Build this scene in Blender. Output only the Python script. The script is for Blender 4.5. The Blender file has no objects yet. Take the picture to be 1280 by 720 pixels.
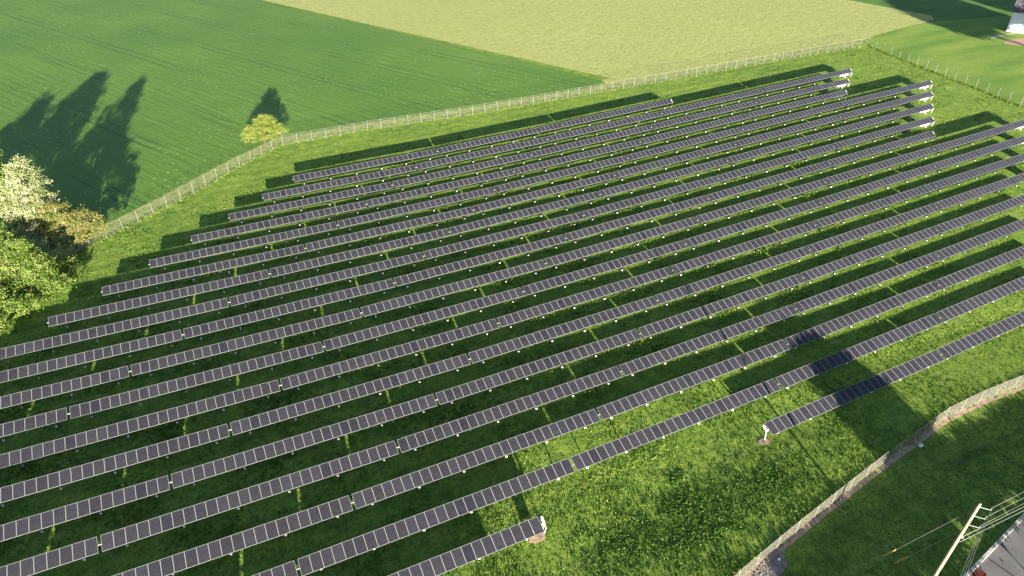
import bpy, bmesh, math, random
import numpy as np
from mathutils import Vector, Matrix

sc = bpy.context.scene
col = sc.collection
R = math.radians
random.seed(7)
rng = np.random.default_rng(11)

# ------------------------------------------------------------------ camera, sky, sun, exposure
CAMH, PITCH, ROLL, YAW = 58.142, 0.614592, 0.004226, 0.454138
cam = bpy.data.cameras.new('camera')
cam.sensor_width = 36.0
cam.lens = 852.68 / 1280 * 36
cam.clip_start = 0.5
cam.clip_end = 6000
camo = bpy.data.objects.new('camera', cam)
col.objects.link(camo)
fw = Vector((math.sin(YAW) * math.cos(PITCH), math.cos(YAW) * math.cos(PITCH), -math.sin(PITCH)))
rt = Vector((math.cos(YAW), -math.sin(YAW), 0))
up = rt.cross(fw)
rt, up = rt * math.cos(ROLL) + up * math.sin(ROLL), -rt * math.sin(ROLL) + up * math.cos(ROLL)
m = Matrix((rt, up, -fw)).transposed().to_4x4()
m.translation = (0, 0, CAMH)
camo.matrix_world = m
sc.camera = camo

SUN_EL, SUN_AZ = R(9.8), R(10.8)          # low sun behind the camera; shadows run towards +Y, a little +X
world = bpy.data.worlds.new('World')
sc.world = world
world.use_nodes = True
nt = world.node_tree
sky = nt.nodes.new('ShaderNodeTexSky')
sky.sky_type = 'NISHITA'
sky.sun_disc = False
sky.sun_elevation = SUN_EL
sky.sun_rotation = math.pi + SUN_AZ
sky.air_density = 0.7
sky.dust_density = 0.4
bg = nt.nodes['Background']
bg.inputs['Strength'].default_value = 0.05
nt.links.new(sky.outputs[0], bg.inputs['Color'])
sun = bpy.data.lights.new('sun', 'SUN')
sun.energy = 5.0
sun.angle = R(0.5)
sun.color = (1.0, 0.89, 0.72)
suno = bpy.data.objects.new('sun', sun)
col.objects.link(suno)
SD = Vector((math.sin(SUN_AZ) * math.cos(SUN_EL), math.cos(SUN_AZ) * math.cos(SUN_EL), -math.sin(SUN_EL)))
suno.rotation_euler = SD.to_track_quat('-Z', 'Y').to_euler()
suno.location = (-30, -100, 120)
sc.view_settings.view_transform = 'Standard'
sc.view_settings.look = 'None'
sc.view_settings.gamma = 1.0
sc.view_settings.exposure = 2.6
sc.cycles.transparent_max_bounces = 24

# ------------------------------------------------------------------ terrain
TC = {(0, 2): -0.14708, (0, 3): 0.26648, (1, 1): 0.62975, (1, 2): -0.22194, (2, 0): 1.23477, (2, 1): -0.19756, (3, 0): 0.08001}
def terr(x, y):
    u = 1.9 * np.tanh((x - 30) / 114.0)
    v = 1.9 * np.tanh((y - 75) / 85.5)
    return sum(c * u ** i * v ** j for (i, j), c in TC.items())
def tz(x, y):
    return float(terr(x, y))

# ------------------------------------------------------------------ material helpers
class NB:
    def __init__(s, name):
        s.m = bpy.data.materials.new(name)
        s.m.use_nodes = True
        s.t = s.m.node_tree
        s.n = s.t.nodes
        s.b = s.n['Principled BSDF']
        s.out = s.n['Material Output']
        s.co = None
    def new(s, kind, **kw):
        q = s.n.new(kind)
        for k, v in kw.items():
            setattr(q, k, v)
        return q
    def lk(s, a, b):
        s.t.links.new(a, b)
    def coord(s):
        if s.co is None:
            s.co = s.new('ShaderNodeTexCoord')
        return s.co.outputs['Object']
    def mapping(s, scale=(1, 1, 1), rz=0.0):
        q = s.new('ShaderNodeMapping')
        q.inputs['Scale'].default_value = scale
        q.inputs['Rotation'].default_value = (0, 0, rz)
        s.lk(s.coord(), q.inputs['Vector'])
        return q.outputs[0]
    def noise(s, scale, detail=3, rough=0.55, vec=None, dist=0.0):
        q = s.new('ShaderNodeTexNoise')
        q.inputs['Scale'].default_value = scale
        q.inputs['Detail'].default_value = detail
        q.inputs['Roughness'].default_value = rough
        q.inputs['Distortion'].default_value = dist
        s.lk(vec if vec is not None else s.coord(), q.inputs['Vector'])
        return q.outputs['Fac']
    def ramp(s, fac, stops):
        q = s.new('ShaderNodeValToRGB')
        e = q.color_ramp.elements
        while len(e) < len(stops):
            e.new(0.5)
        for el, (p, c) in zip(e, stops):
            el.position = p
            el.color = (c[0], c[1], c[2], 1) if hasattr(c, '__len__') else (c, c, c, 1)
        s.lk(fac, q.inputs[0])
        return q.outputs[0]
    def mix(s, fac, a, b, mode='MIX'):
        q = s.new('ShaderNodeMix', data_type='RGBA', blend_type=mode)
        for sock, v in ((q.inputs[0], fac), (q.inputs[6], a), (q.inputs[7], b)):
            if isinstance(v, (int, float)):
                sock.default_value = v
            elif isinstance(v, tuple):
                sock.default_value = (v[0], v[1], v[2], 1)
            else:
                s.lk(v, sock)
        return q.outputs[2]
    def math(s, op, a, b=None, c=None):
        q = s.new('ShaderNodeMath', operation=op)
        for i, v in enumerate((a, b, c)):
            if v is None:
                continue
            if isinstance(v, (int, float)):
                q.inputs[i].default_value = v
            else:
                s.lk(v, q.inputs[i])
        return q.outputs[0]
    def bump(s, h, strength, dist):
        q = s.new('ShaderNodeBump')
        q.inputs['Strength'].default_value = strength
        q.inputs['Distance'].default_value = dist
        s.lk(h, q.inputs['Height'])
        s.lk(q.outputs[0], s.b.inputs['Normal'])
    def set(s, color=None, rough=0.8, metal=0.0, spec=0.3):
        if color is not None:
            if isinstance(color, tuple):
                s.b.inputs['Base Color'].default_value = (color[0], color[1], color[2], 1)
            else:
                s.lk(color, s.b.inputs['Base Color'])
        s.b.inputs['Roughness'].default_value = rough
        s.b.inputs['Metallic'].default_value = metal
        s.b.inputs['Specular IOR Level'].default_value = spec
        return s.m

def plain(name, color, rough=0.7, metal=0.0, var=0.25, scale=6.0, spec=0.3):
    b = NB(name)
    n = b.noise(scale, 4)
    d = tuple(c * (1 - var) for c in color)
    l = tuple(min(1, c * (1 + var)) for c in color)
    return b.set(b.ramp(n, [(0.3, d), (0.7, l)]), rough, metal, spec)

def m_meadow():
    b = NB('meadow')
    big = b.noise(0.07, 3)
    mid = b.noise(0.55, 4, 0.6)
    fine = b.noise(3.5, 4, 0.65)
    c1 = b.ramp(mid, [(0.28, (0.060, 0.122, 0.022)), (0.52, (0.130, 0.212, 0.030)), (0.74, (0.240, 0.312, 0.048))])
    c2 = b.mix(b.ramp(big, [(0.35, 0.0), (0.7, 0.55)]), c1, (0.18, 0.265, 0.04))
    c3 = b.mix(b.ramp(fine, [(0.3, 0.55), (0.6, 0.0)]), c2, (0.06, 0.10, 0.016))
    stk = b.noise(0.8, 4, 0.6, vec=b.mapping((0.10, 1.0, 1.0), R(4)))
    c3 = b.mix(b.ramp(stk, [(0.54, 0.0), (0.68, 0.5)]), c3, (0.21, 0.28, 0.06))
    c3 = b.mix(b.ramp(stk, [(0.30, 0.5), (0.42, 0.0)]), c3, (0.05, 0.09, 0.018))
    bare = b.noise(0.22, 5, 0.7)
    c4 = b.mix(b.ramp(bare, [(0.66, 0.0), (0.76, 0.5)]), c3, (0.15, 0.12, 0.06))
    b.bump(b.math('ADD', fine, b.math('MULTIPLY', mid, 1.6)), 0.6, 0.09)
    return b.set(c4, 0.9, 0, 0.15)

def m_wheat():
    b = NB('wheat_crop')
    co = b.coord()
    sep = b.new('ShaderNodeSeparateXYZ')
    b.lk(co, sep.inputs[0])
    ang = math.atan2(0.49, 0.87)
    # n coordinate across the drilling direction
    nx = b.math('ADD', b.math('MULTIPLY', sep.outputs[0], 0.872), b.math('MULTIPLY', sep.outputs[1], 0.489))
    wob = b.math('MULTIPLY', b.math('SUBTRACT', b.noise(0.03, 2), 0.5), 2.2)
    nw = b.math('ADD', nx, wob)
    streakv = b.new('ShaderNodeCombineXYZ')
    b.lk(nw, streakv.inputs[0])
    al = b.math('SUBTRACT', b.math('MULTIPLY', sep.outputs[0], 0.489), b.math('MULTIPLY', sep.outputs[1], 0.872))
    b.lk(b.math('MULTIPLY', al, 0.05), streakv.inputs[1])
    streak = b.noise(0.9, 4, 0.65, vec=streakv.outputs[0])
    big = b.noise(0.018, 4, 0.6)
    fine = b.noise(2.4, 3, 0.7)
    base = b.ramp(big, [(0.3, (0.062, 0.142, 0.017)), (0.7, (0.115, 0.205, 0.026))])
    base = b.mix(b.ramp(streak, [(0.35, 0.0), (0.72, 0.4)]), base, (0.043, 0.112, 0.014))
    base = b.mix(b.ramp(fine, [(0.35, 0.35), (0.65, 0.0)]), base, (0.042, 0.105, 0.014))
    # wheel tracks: pairs of thin lines every 32 m
    ph = b.math('FRACT', b.math('DIVIDE', b.math('ADD', nw, -76.6 + 320), 16.2))
    tl = None
    for off in (0.06, 0.20):
        d = b.math('ABSOLUTE', b.math('SUBTRACT', ph, off))
        g = b.math('LESS_THAN', d, 0.014)
        tl = g if tl is None else b.math('MAXIMUM', tl, g)
    brk = b.ramp(b.noise(0.03, 3), [(0.42, 0.05), (0.6, 0.7)])
    base = b.mix(b.math('MULTIPLY', tl, brk), base, (0.025, 0.055, 0.02))
    # pale seed heads
    v = b.new('ShaderNodeTexVoronoi')
    v.inputs['Scale'].default_value = 0.75
    b.lk(co, v.inputs['Vector'])
    dots = b.math('LESS_THAN', v.outputs['Distance'], 0.17)
    dens = b.ramp(b.noise(0.05, 3), [(0.40, 0.1), (0.6, 0.8)])
    base = b.mix(b.math('MULTIPLY', dots, dens), base, (0.24, 0.30, 0.13))
    h = b.math('ADD', b.math('ADD', b.math('MULTIPLY', fine, 0.5), streak), b.math('MULTIPLY', tl, -0.6))
    b.bump(h, 0.8, 0.22)
    return b.set(base, 0.75, 0, 0.25)

def m_hay():
    b = NB('ripening_crop')
    big = b.noise(0.03, 3)
    v = b.noise(0.6, 5, 0.75, dist=0.5)
    fine = b.noise(2.0, 3, 0.7)
    c = b.ramp(v, [(0.28, (0.22, 0.25, 0.075)), (0.5, (0.31, 0.335, 0.115)), (0.72, (0.37, 0.39, 0.15))])
    c = b.mix(b.ramp(big, [(0.35, 0.0), (0.7, 0.4)]), c, (0.25, 0.30, 0.10))
    c = b.mix(b.ramp(fine, [(0.35, 0.4), (0.6, 0.0)]), c, (0.16, 0.19, 0.05))
    b.bump(b.math('ADD', v, b.math('MULTIPLY', fine, 0.3)), 0.7, 0.24)
    return b.set(c, 0.85, 0, 0.15)

def m_lawn(name='mown_lawn', a=(0.10, 0.19, 0.03), c=(0.19, 0.27, 0.05)):
    b = NB(name)
    st = b.noise(0.16, 3, vec=b.mapping((0.25, 1.1, 1), R(35)))
    fine = b.noise(1.6, 4, 0.65)
    k = b.ramp(st, [(0.35, a), (0.68, c)])
    k = b.mix(b.ramp(fine, [(0.3, 0.4), (0.62, 0.0)]), k, tuple(q * 0.6 for q in a))
    b.bump(fine, 0.5, 0.08)
    return b.set(k, 0.9, 0, 0.15)

def m_margin():
    b = NB('dry_margin_grass')
    f = b.noise(0.8, 4, 0.65)
    c = b.ramp(f, [(0.3, (0.13, 0.18, 0.05)), (0.7, (0.27, 0.31, 0.12))])
    b.bump(b.noise(3, 3), 0.8, 0.12)
    return b.set(c, 0.9, 0, 0.1)

def m_asphalt():
    b = NB('asphalt')
    f = b.noise(30, 4, 0.7)
    g = b.noise(0.5, 4)
    c = b.ramp(g, [(0.3, (0.10, 0.10, 0.104)), (0.7, (0.155, 0.152, 0.15))])
    c = b.mix(b.ramp(f, [(0.4, 0.35), (0.6, 0.0)]), c, (0.05, 0.05, 0.055))
    b.bump(f, 0.4, 0.01)
    return b.set(c, 0.75, 0, 0.4)

def m_soil(name='bare_soil', a=(0.22, 0.15, 0.10), c=(0.40, 0.31, 0.23)):
    b = NB(name)
    f = b.noise(2.2, 5, 0.7)
    b.bump(f, 0.9, 0.08)
    return b.set(b.ramp(f, [(0.3, a), (0.7, c)]), 0.95, 0, 0.1)

def m_panel(name='solar_cells', k=(1, 1, 1)):
    b = NB(name)
    sep = b.new('ShaderNodeSeparateXYZ')
    b.lk(b.coord(), sep.inputs[0])
    fx = b.math('ABSOLUTE', b.math('SUBTRACT', b.math('FRACT', b.math('ADD', b.math('DIVIDE', sep.outputs[0], 0.1565), 10)), 0.5))
    fy = b.math('ABSOLUTE', b.math('SUBTRACT', b.math('FRACT', b.math('ADD', b.math('DIVIDE', sep.outputs[1], 0.1545), 10)), 0.5))
    dia = b.math('GREATER_THAN', b.math('ADD', fx, fy), 0.86)
    ln = b.math('GREATER_THAN', b.math('MAXIMUM', fx, b.math('MULTIPLY', fy, 0.985)), 0.483)
    wht = b.math('MAXIMUM', dia, ln)
    oi = b.new('ShaderNodeObjectInfo')
    cell = b.mix(oi.outputs['Random'], (0.0090 * k[0], 0.0096 * k[1], 0.0140 * k[2]), (0.0148 * k[0], 0.0158 * k[1], 0.0225 * k[2]))
    odd = b.math('GREATER_THAN', b.math('FRACT', b.math('MULTIPLY', oi.outputs['Random'], 17.31)), 0.93)
    cell = b.mix(b.math('MULTIPLY', odd, 0.7), cell, (0.0045, 0.0052, 0.0115))
    sep2 = b.math('LESS_THAN', sep.outputs[1], -0.74)
    cell = b.mix(b.math('MULTIPLY', sep2, 0.10), cell, (0.16, 0.15, 0.13))
    dust = b.noise(1.2, 4, 0.6)
    cell = b.mix(b.ramp(dust, [(0.35, 0.0), (0.75, 0.06)]), cell, (0.16, 0.15, 0.15))
    c = b.mix(wht, cell, (0.10, 0.10, 0.11))
    b.b.inputs['Coat Weight'].default_value = 0.0
    b.b.inputs['Coat Roughness'].default_value = 0.12
    return b.set(c, 0.3, 0, 0.35)

def m_leaf(name, stops, trans=0.35):
    b = NB(name)
    oi = b.new('ShaderNodeAttribute', attribute_name='tone')
    c = b.ramp(oi.outputs['Fac'], stops)
    d = b.new('ShaderNodeBsdfDiffuse')
    t = b.new('ShaderNodeBsdfTranslucent')
    b.lk(c, d.inputs[0])
    b.lk(c, t.inputs[0])
    mx = b.new('ShaderNodeMixShader')
    mx.inputs[0].default_value = trans
    b.lk(d.outputs[0], mx.inputs[1])
    b.lk(t.outputs[0], mx.inputs[2])
    b.lk(mx.outputs[0], b.out.inputs['Surface'])
    return b.m

def m_chain(name, th, colr, p=0.05):
    b = NB(name)
    uv = b.new('ShaderNodeTexCoord')
    sep = b.new('ShaderNodeSeparateXYZ')
    b.lk(uv.outputs['UV'], sep.inputs[0])
    a = b.math('FRACT', b.math('DIVIDE', b.math('ADD', b.math('ADD', sep.outputs[0], sep.outputs[1]), 50), p))
    c = b.math('FRACT', b.math('DIVIDE', b.math('ADD', b.math('SUBTRACT', sep.outputs[0], sep.outputs[1]), 50), p))
    w = b.math('MAXIMUM', b.math('LESS_THAN', a, th), b.math('LESS_THAN', c, th))
    tr = b.new('ShaderNodeBsdfTransparent')
    b.set(colr, 0.6, 0.0, 0.3)
    mx = b.new('ShaderNodeMixShader')
    b.lk(w, mx.inputs[0])
    b.lk(tr.outputs[0], mx.inputs[1])
    b.lk(b.b.outputs[0], mx.inputs[2])
    b.lk(mx.outputs[0], b.out.inputs['Surface'])
    return b.m

def m_bark():
    b = NB('bark')
    n = b.noise(5, 5, 0.7, vec=b.mapping((1, 1, 0.25)))
    b.bump(n, 0.8, 0.04)
    return b.set(b.ramp(n, [(0.3, (0.05, 0.037, 0.025)), (0.7, (0.16, 0.125, 0.09))]), 0.95, 0, 0.1)

def m_siding():
    b = NB('white_siding')
    sep = b.new('ShaderNodeSeparateXYZ')
    b.lk(b.coord(), sep.inputs[0])
    f = b.math('FRACT', b.math('DIVIDE', sep.outputs[2], 0.2))
    b.bump(f, 0.6, 0.02)
    n = b.noise(0.6, 4)
    return b.set(b.ramp(n, [(0.3, (0.33, 0.40, 0.50)), (0.7, (0.38, 0.45, 0.55))]), 0.6, 0, 0.3)

M = dict(
    meadow=m_meadow(), wheat=m_wheat(), hay=m_hay(), lawn=m_lawn(),
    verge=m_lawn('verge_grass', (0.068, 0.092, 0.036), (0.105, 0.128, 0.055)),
    far=m_lawn('far_grass', (0.06, 0.14, 0.03), (0.10, 0.19, 0.04)),
    margin=m_margin(), asphalt=m_asphalt(), soil=m_soil(), panel=m_panel(),
    gravelm=m_soil('gravel', (0.10, 0.09, 0.085), (0.22, 0.20, 0.185)),
    frame=plain('aluminium_frame', (0.18, 0.185, 0.195), 0.6, 0.0, 0.06),
    back=plain('white_backsheet', (0.7, 0.7, 0.7), 0.6, 0, 0.05),
    galv=plain('galvanised_steel', (0.20, 0.205, 0.21), 0.55, 0.3, 0.15),
    conc=plain('concrete', (0.36, 0.345, 0.31), 0.9, 0, 0.18, 4),
    white=plain('white_paint', (0.62, 0.61, 0.58), 0.5, 0, 0.06),
    fpost=plain('fence_post_steel', (0.20, 0.195, 0.18), 0.5, 0.1, 0.1),
    chain=m_chain('chain_link', 0.030, (0.15, 0.145, 0.125)), chain2=m_chain('heavy_chain_link', 0.14, (0.205, 0.195, 0.175), 0.03), bark=m_bark(), siding=m_siding(),
    roof=plain('dark_shingles', (0.065, 0.065, 0.075), 0.9, 0, 0.35, 1.5),
    pole=plain('weathered_timber', (0.24, 0.20, 0.14), 0.9, 0, 0.3, 3),
    wire=plain('aluminium_wire', (0.22, 0.23, 0.22), 0.5, 0.2, 0.1),
    yellow=plain('yellow_plastic', (0.40, 0.27, 0.06), 0.5, 0, 0.08),
    ins=plain('grey_porcelain', (0.26, 0.27, 0.28), 0.3, 0, 0.1),
    rust=plain('rusty_iron', (0.10, 0.03, 0.022), 0.85, 0.2, 0.35, 4),
    tar=plain('tar_seal', (0.03, 0.03, 0.033), 0.6),
    brick=plain('brick_paving', (0.36, 0.22, 0.16), 0.9, 0, 0.35, 2.5),
    stone=plain('grey_stone', (0.17, 0.155, 0.15), 0.9, 0, 0.3, 3),
    door=plain('grey_door', (0.2, 0.22, 0.25), 0.5),
    glass=plain('window_glass', (0.05, 0.06, 0.08), 0.1, 0, 0.1, 1, 0.6),
    grass=m_leaf('grass_blades', [(0.0, (0.035, 0.080, 0.018)), (0.45, (0.085, 0.158, 0.026)), (0.8, (0.170, 0.238, 0.040)), (1.0, (0.26, 0.29, 0.09))], 0.3),
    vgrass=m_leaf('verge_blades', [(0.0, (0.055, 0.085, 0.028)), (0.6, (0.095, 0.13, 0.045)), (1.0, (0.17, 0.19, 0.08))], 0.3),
    weed=m_leaf('weed_leaves', [(0.0, (0.03, 0.085, 0.018)), (0.6, (0.07, 0.15, 0.025)), (1.0, (0.16, 0.24, 0.06))], 0.3),
)

# ------------------------------------------------------------------ object helpers
def tag(o, label=None, cat=None, group=None, kind=None):
    if label: o['label'] = label
    if cat: o['category'] = cat
    if group: o['group'] = group
    if kind: o['kind'] = kind
    return o
def link(name, data, parent=None, loc=None):
    o = bpy.data.objects.new(name, data)
    col.objects.link(o)
    if parent: o.parent = parent
    if loc is not None: o.location = loc
    return o
def empty(name, loc=(0, 0, 0), rz=0.0):
    o = bpy.data.objects.new(name, None)
    o.empty_display_size = 0.3
    col.objects.link(o)
    o.location = loc
    o.rotation_euler = (0, 0, rz)
    return o
class MB:
    def __init__(s):
        s.v = []; s.f = []; s.mi = []
    def face(s, pts, mi=0):
        i = len(s.v); s.v += [tuple(p) for p in pts]; s.f.append(tuple(range(i, i + len(pts)))); s.mi.append(mi)
    def box(s, c, d, mi=0, rot=None):
        hx, hy, hz = d[0] / 2, d[1] / 2, d[2] / 2
        P = [Vector((x, y, z)) for z in (-hz, hz) for y in (-hy, hy) for x in (-hx, hx)]
        if rot is not None: P = [rot @ p for p in P]
        i = len(s.v); s.v += [tuple(p + Vector(c)) for p in P]
        for q in ((0, 2, 3, 1), (4, 5, 7, 6), (0, 1, 5, 4), (2, 6, 7, 3), (0, 4, 6, 2), (1, 3, 7, 5)):
            s.f.append(tuple(i + k for k in q)); s.mi.append(mi)
        return s
    def tube(s, pts, rad, n=8, mi=0, cap=True):
        pts = [Vector(p) for p in pts]
        if not hasattr(rad, '__len__'): rad = [rad] * len(pts)
        rings = []
        for k, p in enumerate(pts):
            d = (pts[min(k + 1, len(pts) - 1)] - pts[max(k - 1, 0)]).normalized()
            a = d.cross(Vector((0, 0, 1)))
            if a.length < 1e-3: a = Vector((1, 0, 0))
            a.normalize(); b = d.cross(a)
            i = len(s.v)
            for j in range(n):
                t = 2 * math.pi * j / n
                s.v.append(tuple(p + (a * math.cos(t) + b * math.sin(t)) * rad[k]))
            rings.append(i)
        for r0, r1 in zip(rings, rings[1:]):
            for j in range(n):
                s.f.append((r0 + j, r0 + (j + 1) % n, r1 + (j + 1) % n, r1 + j)); s.mi.append(mi)
        if cap:
            s.f.append(tuple(rings[0] + j for j in range(n))[::-1]); s.mi.append(mi)
            s.f.append(tuple(rings[-1] + j for j in range(n))); s.mi.append(mi)
        return s
    def mesh(s, name, mats, smooth=False):
        me = bpy.data.meshes.new(name)
        me.from_pydata(s.v, [], s.f)
        for q in (mats if isinstance(mats, (list, tuple)) else [mats]): me.materials.append(q)
        me.polygons.foreach_set('material_index', s.mi)
        if smooth: me.polygons.foreach_set('use_smooth', [True] * len(s.f))
        bm = bmesh.new(); bm.from_mesh(me); bmesh.ops.recalc_face_normals(bm, faces=bm.faces); bm.to_mesh(me); bm.free()
        me.update()
        return me

def clip(poly, conv):
    # Sutherland-Hodgman against a counter-clockwise convex polygon
    out = poly
    for (ax, ay), (bx, by) in zip(conv, conv[1:] + conv[:1]):
        inp, out = out, []
        if not inp: break
        def side(p): return (bx - ax) * (p[1] - ay) - (by - ay) * (p[0] - ax)
        for p, q in zip(inp, inp[1:] + inp[:1]):
            sp, sq = side(p), side(q)
            if sp >= 0: out.append(p)
            if (sp > 0 > sq) or (sp < 0 < sq):
                t = sp / (sp - sq)
                out.append((p[0] + (q[0] - p[0]) * t, p[1] + (q[1] - p[1]) * t))
    return out
def ccw(p):
    a = sum(x0 * y1 - x1 * y0 for (x0, y0), (x1, y1) in zip(p, p[1:] + p[:1]))
    return list(p) if a > 0 else list(p)[::-1]
def drape(name, polys, mat, dz, cell=5.0, kind='structure', thick=0.0):
    mb = MB(); idx = {}
    def vid(p):
        k = (round(p[0], 3), round(p[1], 3))
        if k not in idx:
            idx[k] = len(mb.v); mb.v.append((p[0], p[1], tz(p[0], p[1]) + dz))
        return idx[k]
    for poly in polys:
        poly = ccw(poly)
        x0 = min(p[0] for p in poly); x1 = max(p[0] for p in poly)
        y0 = min(p[1] for p in poly); y1 = max(p[1] for p in poly)
        for i in range(int(x0 // cell), int(x1 // cell) + 1):
            for j in range(int(y0 // cell), int(y1 // cell) + 1):
                c = [(i * cell, j * cell), ((i + 1) * cell, j * cell), ((i + 1) * cell, (j + 1) * cell), (i * cell, (j + 1) * cell)]
                c = clip(c, poly)
                f = []
                for p in c:
                    q = vid(p)
                    if not f or (q != f[-1] and q != f[0]): f.append(q)
                if len(f) >= 3: mb.f.append(tuple(f)); mb.mi.append(0)
    me = bpy.data.meshes.new(name); me.from_pydata(mb.v, [], mb.f); me.materials.append(mat)
    me.polygons.foreach_set('use_smooth', [True] * len(mb.f)); me.update()
    return tag(link(name, me), kind=kind)
def strip(name, line, off0, off1, mat, dz, cell=4.0):
    # a band along a polyline between two left-hand offsets
    L = [Vector((p[0], p[1])) for p in line]
    nrm = []
    for k in range(len(L)):
        d = (L[min(k + 1, len(L) - 1)] - L[max(k - 1, 0)]).normalized()
        nrm.append(Vector((-d.y, d.x)))
    polys = []
    for k in range(len(L) - 1):
        a0, a1 = L[k] + nrm[k] * off0, L[k] + nrm[k] * off1
        b0, b1 = L[k + 1] + nrm[k + 1] * off0, L[k + 1] + nrm[k + 1] * off1
        polys.append([tuple(a0), tuple(b0), tuple(b1), tuple(a1)])
    return drape(name, polys, mat, dz, cell)

# ------------------------------------------------------------------ ground sheets
def axis_lines(a, b, step, lim):
    core = list(np.arange(a, b + 0.1, step))
    ext = [10, 25, 50, 100, 200, 400, 800, 1600, 3000]
    return [a - e for e in ext[::-1] if a - e > -lim] + core + [b + e for e in ext if b + e < lim]
xs = axis_lines(-120, 300, 5, 3500); ys = axis_lines(-60, 330, 5, 3500)
gx, gy = np.meshgrid(xs, ys)
gv = np.stack([gx, gy, terr(gx, gy)], -1).reshape(-1, 3)
nxn = len(xs)
gf = [(j * nxn + i, j * nxn + i + 1, (j + 1) * nxn + i + 1, (j + 1) * nxn + i) for j in range(len(ys) - 1) for i in range(nxn - 1)]
me = bpy.data.meshes.new('ground'); me.from_pydata(gv.tolist(), [], gf); me.materials.append(M['meadow'])
me.polygons.foreach_set('use_smooth', [True] * len(gf))
tag(link('ground', me), kind='structure')

BACK_L = [(-62, 79), (-45, 92.5), (-21.9, 111.3), (-11.0, 119.6), (-4.8, 124.4), (1.8, 130.2), (7.6, 134.9), (15.5, 140.7)]
BACK_M = [(15.5, 140.7), (34.9, 140.6), (58.6, 138.6), (91.7, 136.5), (128.9, 134.0), (153.0, 132.6), (174.6, 131.6)]
RIGHT = [(174.6, 131.6), (172.6, 121.6), (171.3, 110.3), (170.0, 101.7), (168.9, 92.1), (167.7, 83.9), (165, 60), (162, 36)]
FRONT = [(8, 17.6), (22, 20.6), (35.6, 23.3), (41.0, 24.3), (48.9, 25.6), (56.7, 26.8), (64.6, 27.8), (69.7, 28.5), (76.8, 28.5), (83.2, 28.1), (105, 26.5), (140, 29), (162, 36)]

MG = 3.2
drape('wheat_field', [
    [(-62, 79 + 4), (15.0, 141.0 + MG), (15.0, 600), (-600, 600), (-600, -360)],
    [(15.0, 141.0 + MG), (58.6, 138.8 + MG), (95.0, 143.9), (32.1, 272.4), (15.0, 306)],
    [(58.6, 138.8 + MG), (94.0, 136.4 + MG), (95.0, 143.9)]], M['wheat'], 0.05)
drape('ripening_field', [
    [(95.2, 143.9), (178.1, 143.9), (178.1, 180), (130, 600), (-128.5, 600), (15.2, 306), (32.3, 272.4)],
    [(94.2, 136.6 + MG), (178.1, 136.1), (178.1, 143.9), (95.2, 143.9)],
    [(178.1, 136.1), (187.3, 138.0), (187.3, 180), (178.1, 180)], [(187.3, 138.0), (202.7, 139.8), (202.7, 180), (187.3, 180)],
    [(202.7, 139.8), (212.5, 140.5), (217.8, 144.8), (210.8, 171.8), (208.5, 180), (202.7, 180)],
    [(178.1, 180), (208.5, 180), (130, 600)]], M['hay'], 0.06)
drape('far_pasture', [[(218.0, 145.0), (500, 145.0), (500, 600), (131, 600), (208.7, 180), (211, 171.8)], [(212.8, 140.6), (222, 138.6), (262, 128), (500, 70), (500, 145), (218, 145)]], M['far'], 0.045)
drape('lawn', [[(175.2, 131.4), (178.1, 136.0), (187.3, 137.9), (202.7, 139.7), (212.6, 140.3), (222, 138.5), (262, 127.9), (420, 89.9), (420, 20), (163, 20), (165.6, 60), (168.4, 83.9), (171.9, 110.3)]], M['lawn'], 0.04)
strip('field_margin', BACK_L[1:] + BACK_M[1:], 0.3, MG + 1.2, M['margin'], 0.07)
ROADA, ROADB = (-60, -3.5), (54.8, 14.3)
rd = Vector((0.9872, 0.1595)); rn = Vector((-rd.y, rd.x))
K0 = Vector((54.8, 14.3))
def rp(s, t):
    p = K0 + rd * s + rn * t
    return (p.x, p.y)
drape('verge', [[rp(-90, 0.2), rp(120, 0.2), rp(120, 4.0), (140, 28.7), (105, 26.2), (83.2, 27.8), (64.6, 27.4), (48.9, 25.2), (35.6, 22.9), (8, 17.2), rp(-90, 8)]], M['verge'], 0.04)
drape('road', [[rp(-140, -0.05), rp(-140, -6.6), rp(220, -6.6), rp(220, -0.05)]], M['asphalt'], 0.05)
drape('tar_joint', [[rp(3.3, -0.3), rp(3.45, -0.3), rp(3.75, -6.5), rp(3.6, -6.5)]], M['tar'], 0.056)
strip('bare_soil_strip', FRONT[1:-2], -0.55, 0.12, M['soil'], 0.06, 2.0)
drape('gravel_patch', [[(34.5, 22.6), (34.9, 21.4), (37.5, 21.3), (40.3, 22.5), (40.9, 23.9), (38.5, 23.4)]], M['gravelm'], 0.07, 2.0)

# kerb: real stones laid end to end
kerb = tag(empty('kerb', (K0.x, K0.y, tz(K0.x, K0.y))), kind='structure')
km = MB().box((0, 0, 0.05), (1.97, 0.30, 0.26)).mesh('kerb_stone', M['conc'])
bm = bmesh.new(); bm.from_mesh(km); bmesh.ops.bevel(bm, geom=bm.edges[:], offset=0.02, segments=1, affect='EDGES'); bm.to_mesh(km); bm.free()
for i in range(-6, 16):
    p = rp(i * 2 + 1, 0.08)
    o = link('kerb_stone', km, kerb, (p[0] - K0.x, p[1] - K0.y, tz(*p) - tz(K0.x, K0.y) + 0.03))
    o.rotation_euler.z = math.atan2(rd.y, rd.x)

# ------------------------------------------------------------------ solar tables
ROWY0, ROWDY, ROWX0, ROWDX = 121.128, -5.0427, 13.786, -6.32544
PT, NMOD, MP = 28.6, 28, 1.0107
TILT, MW, ML, HAX = R(18.285), 0.992, 1.607, 1.5
DT = [0.2, -0.1, -0.3, -0.3, -0.1, -0.2, -0.2, -0.4, 0, .3, .1, -.1, .3, 0, .2, .5, .1, .1, .1, .1]

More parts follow.
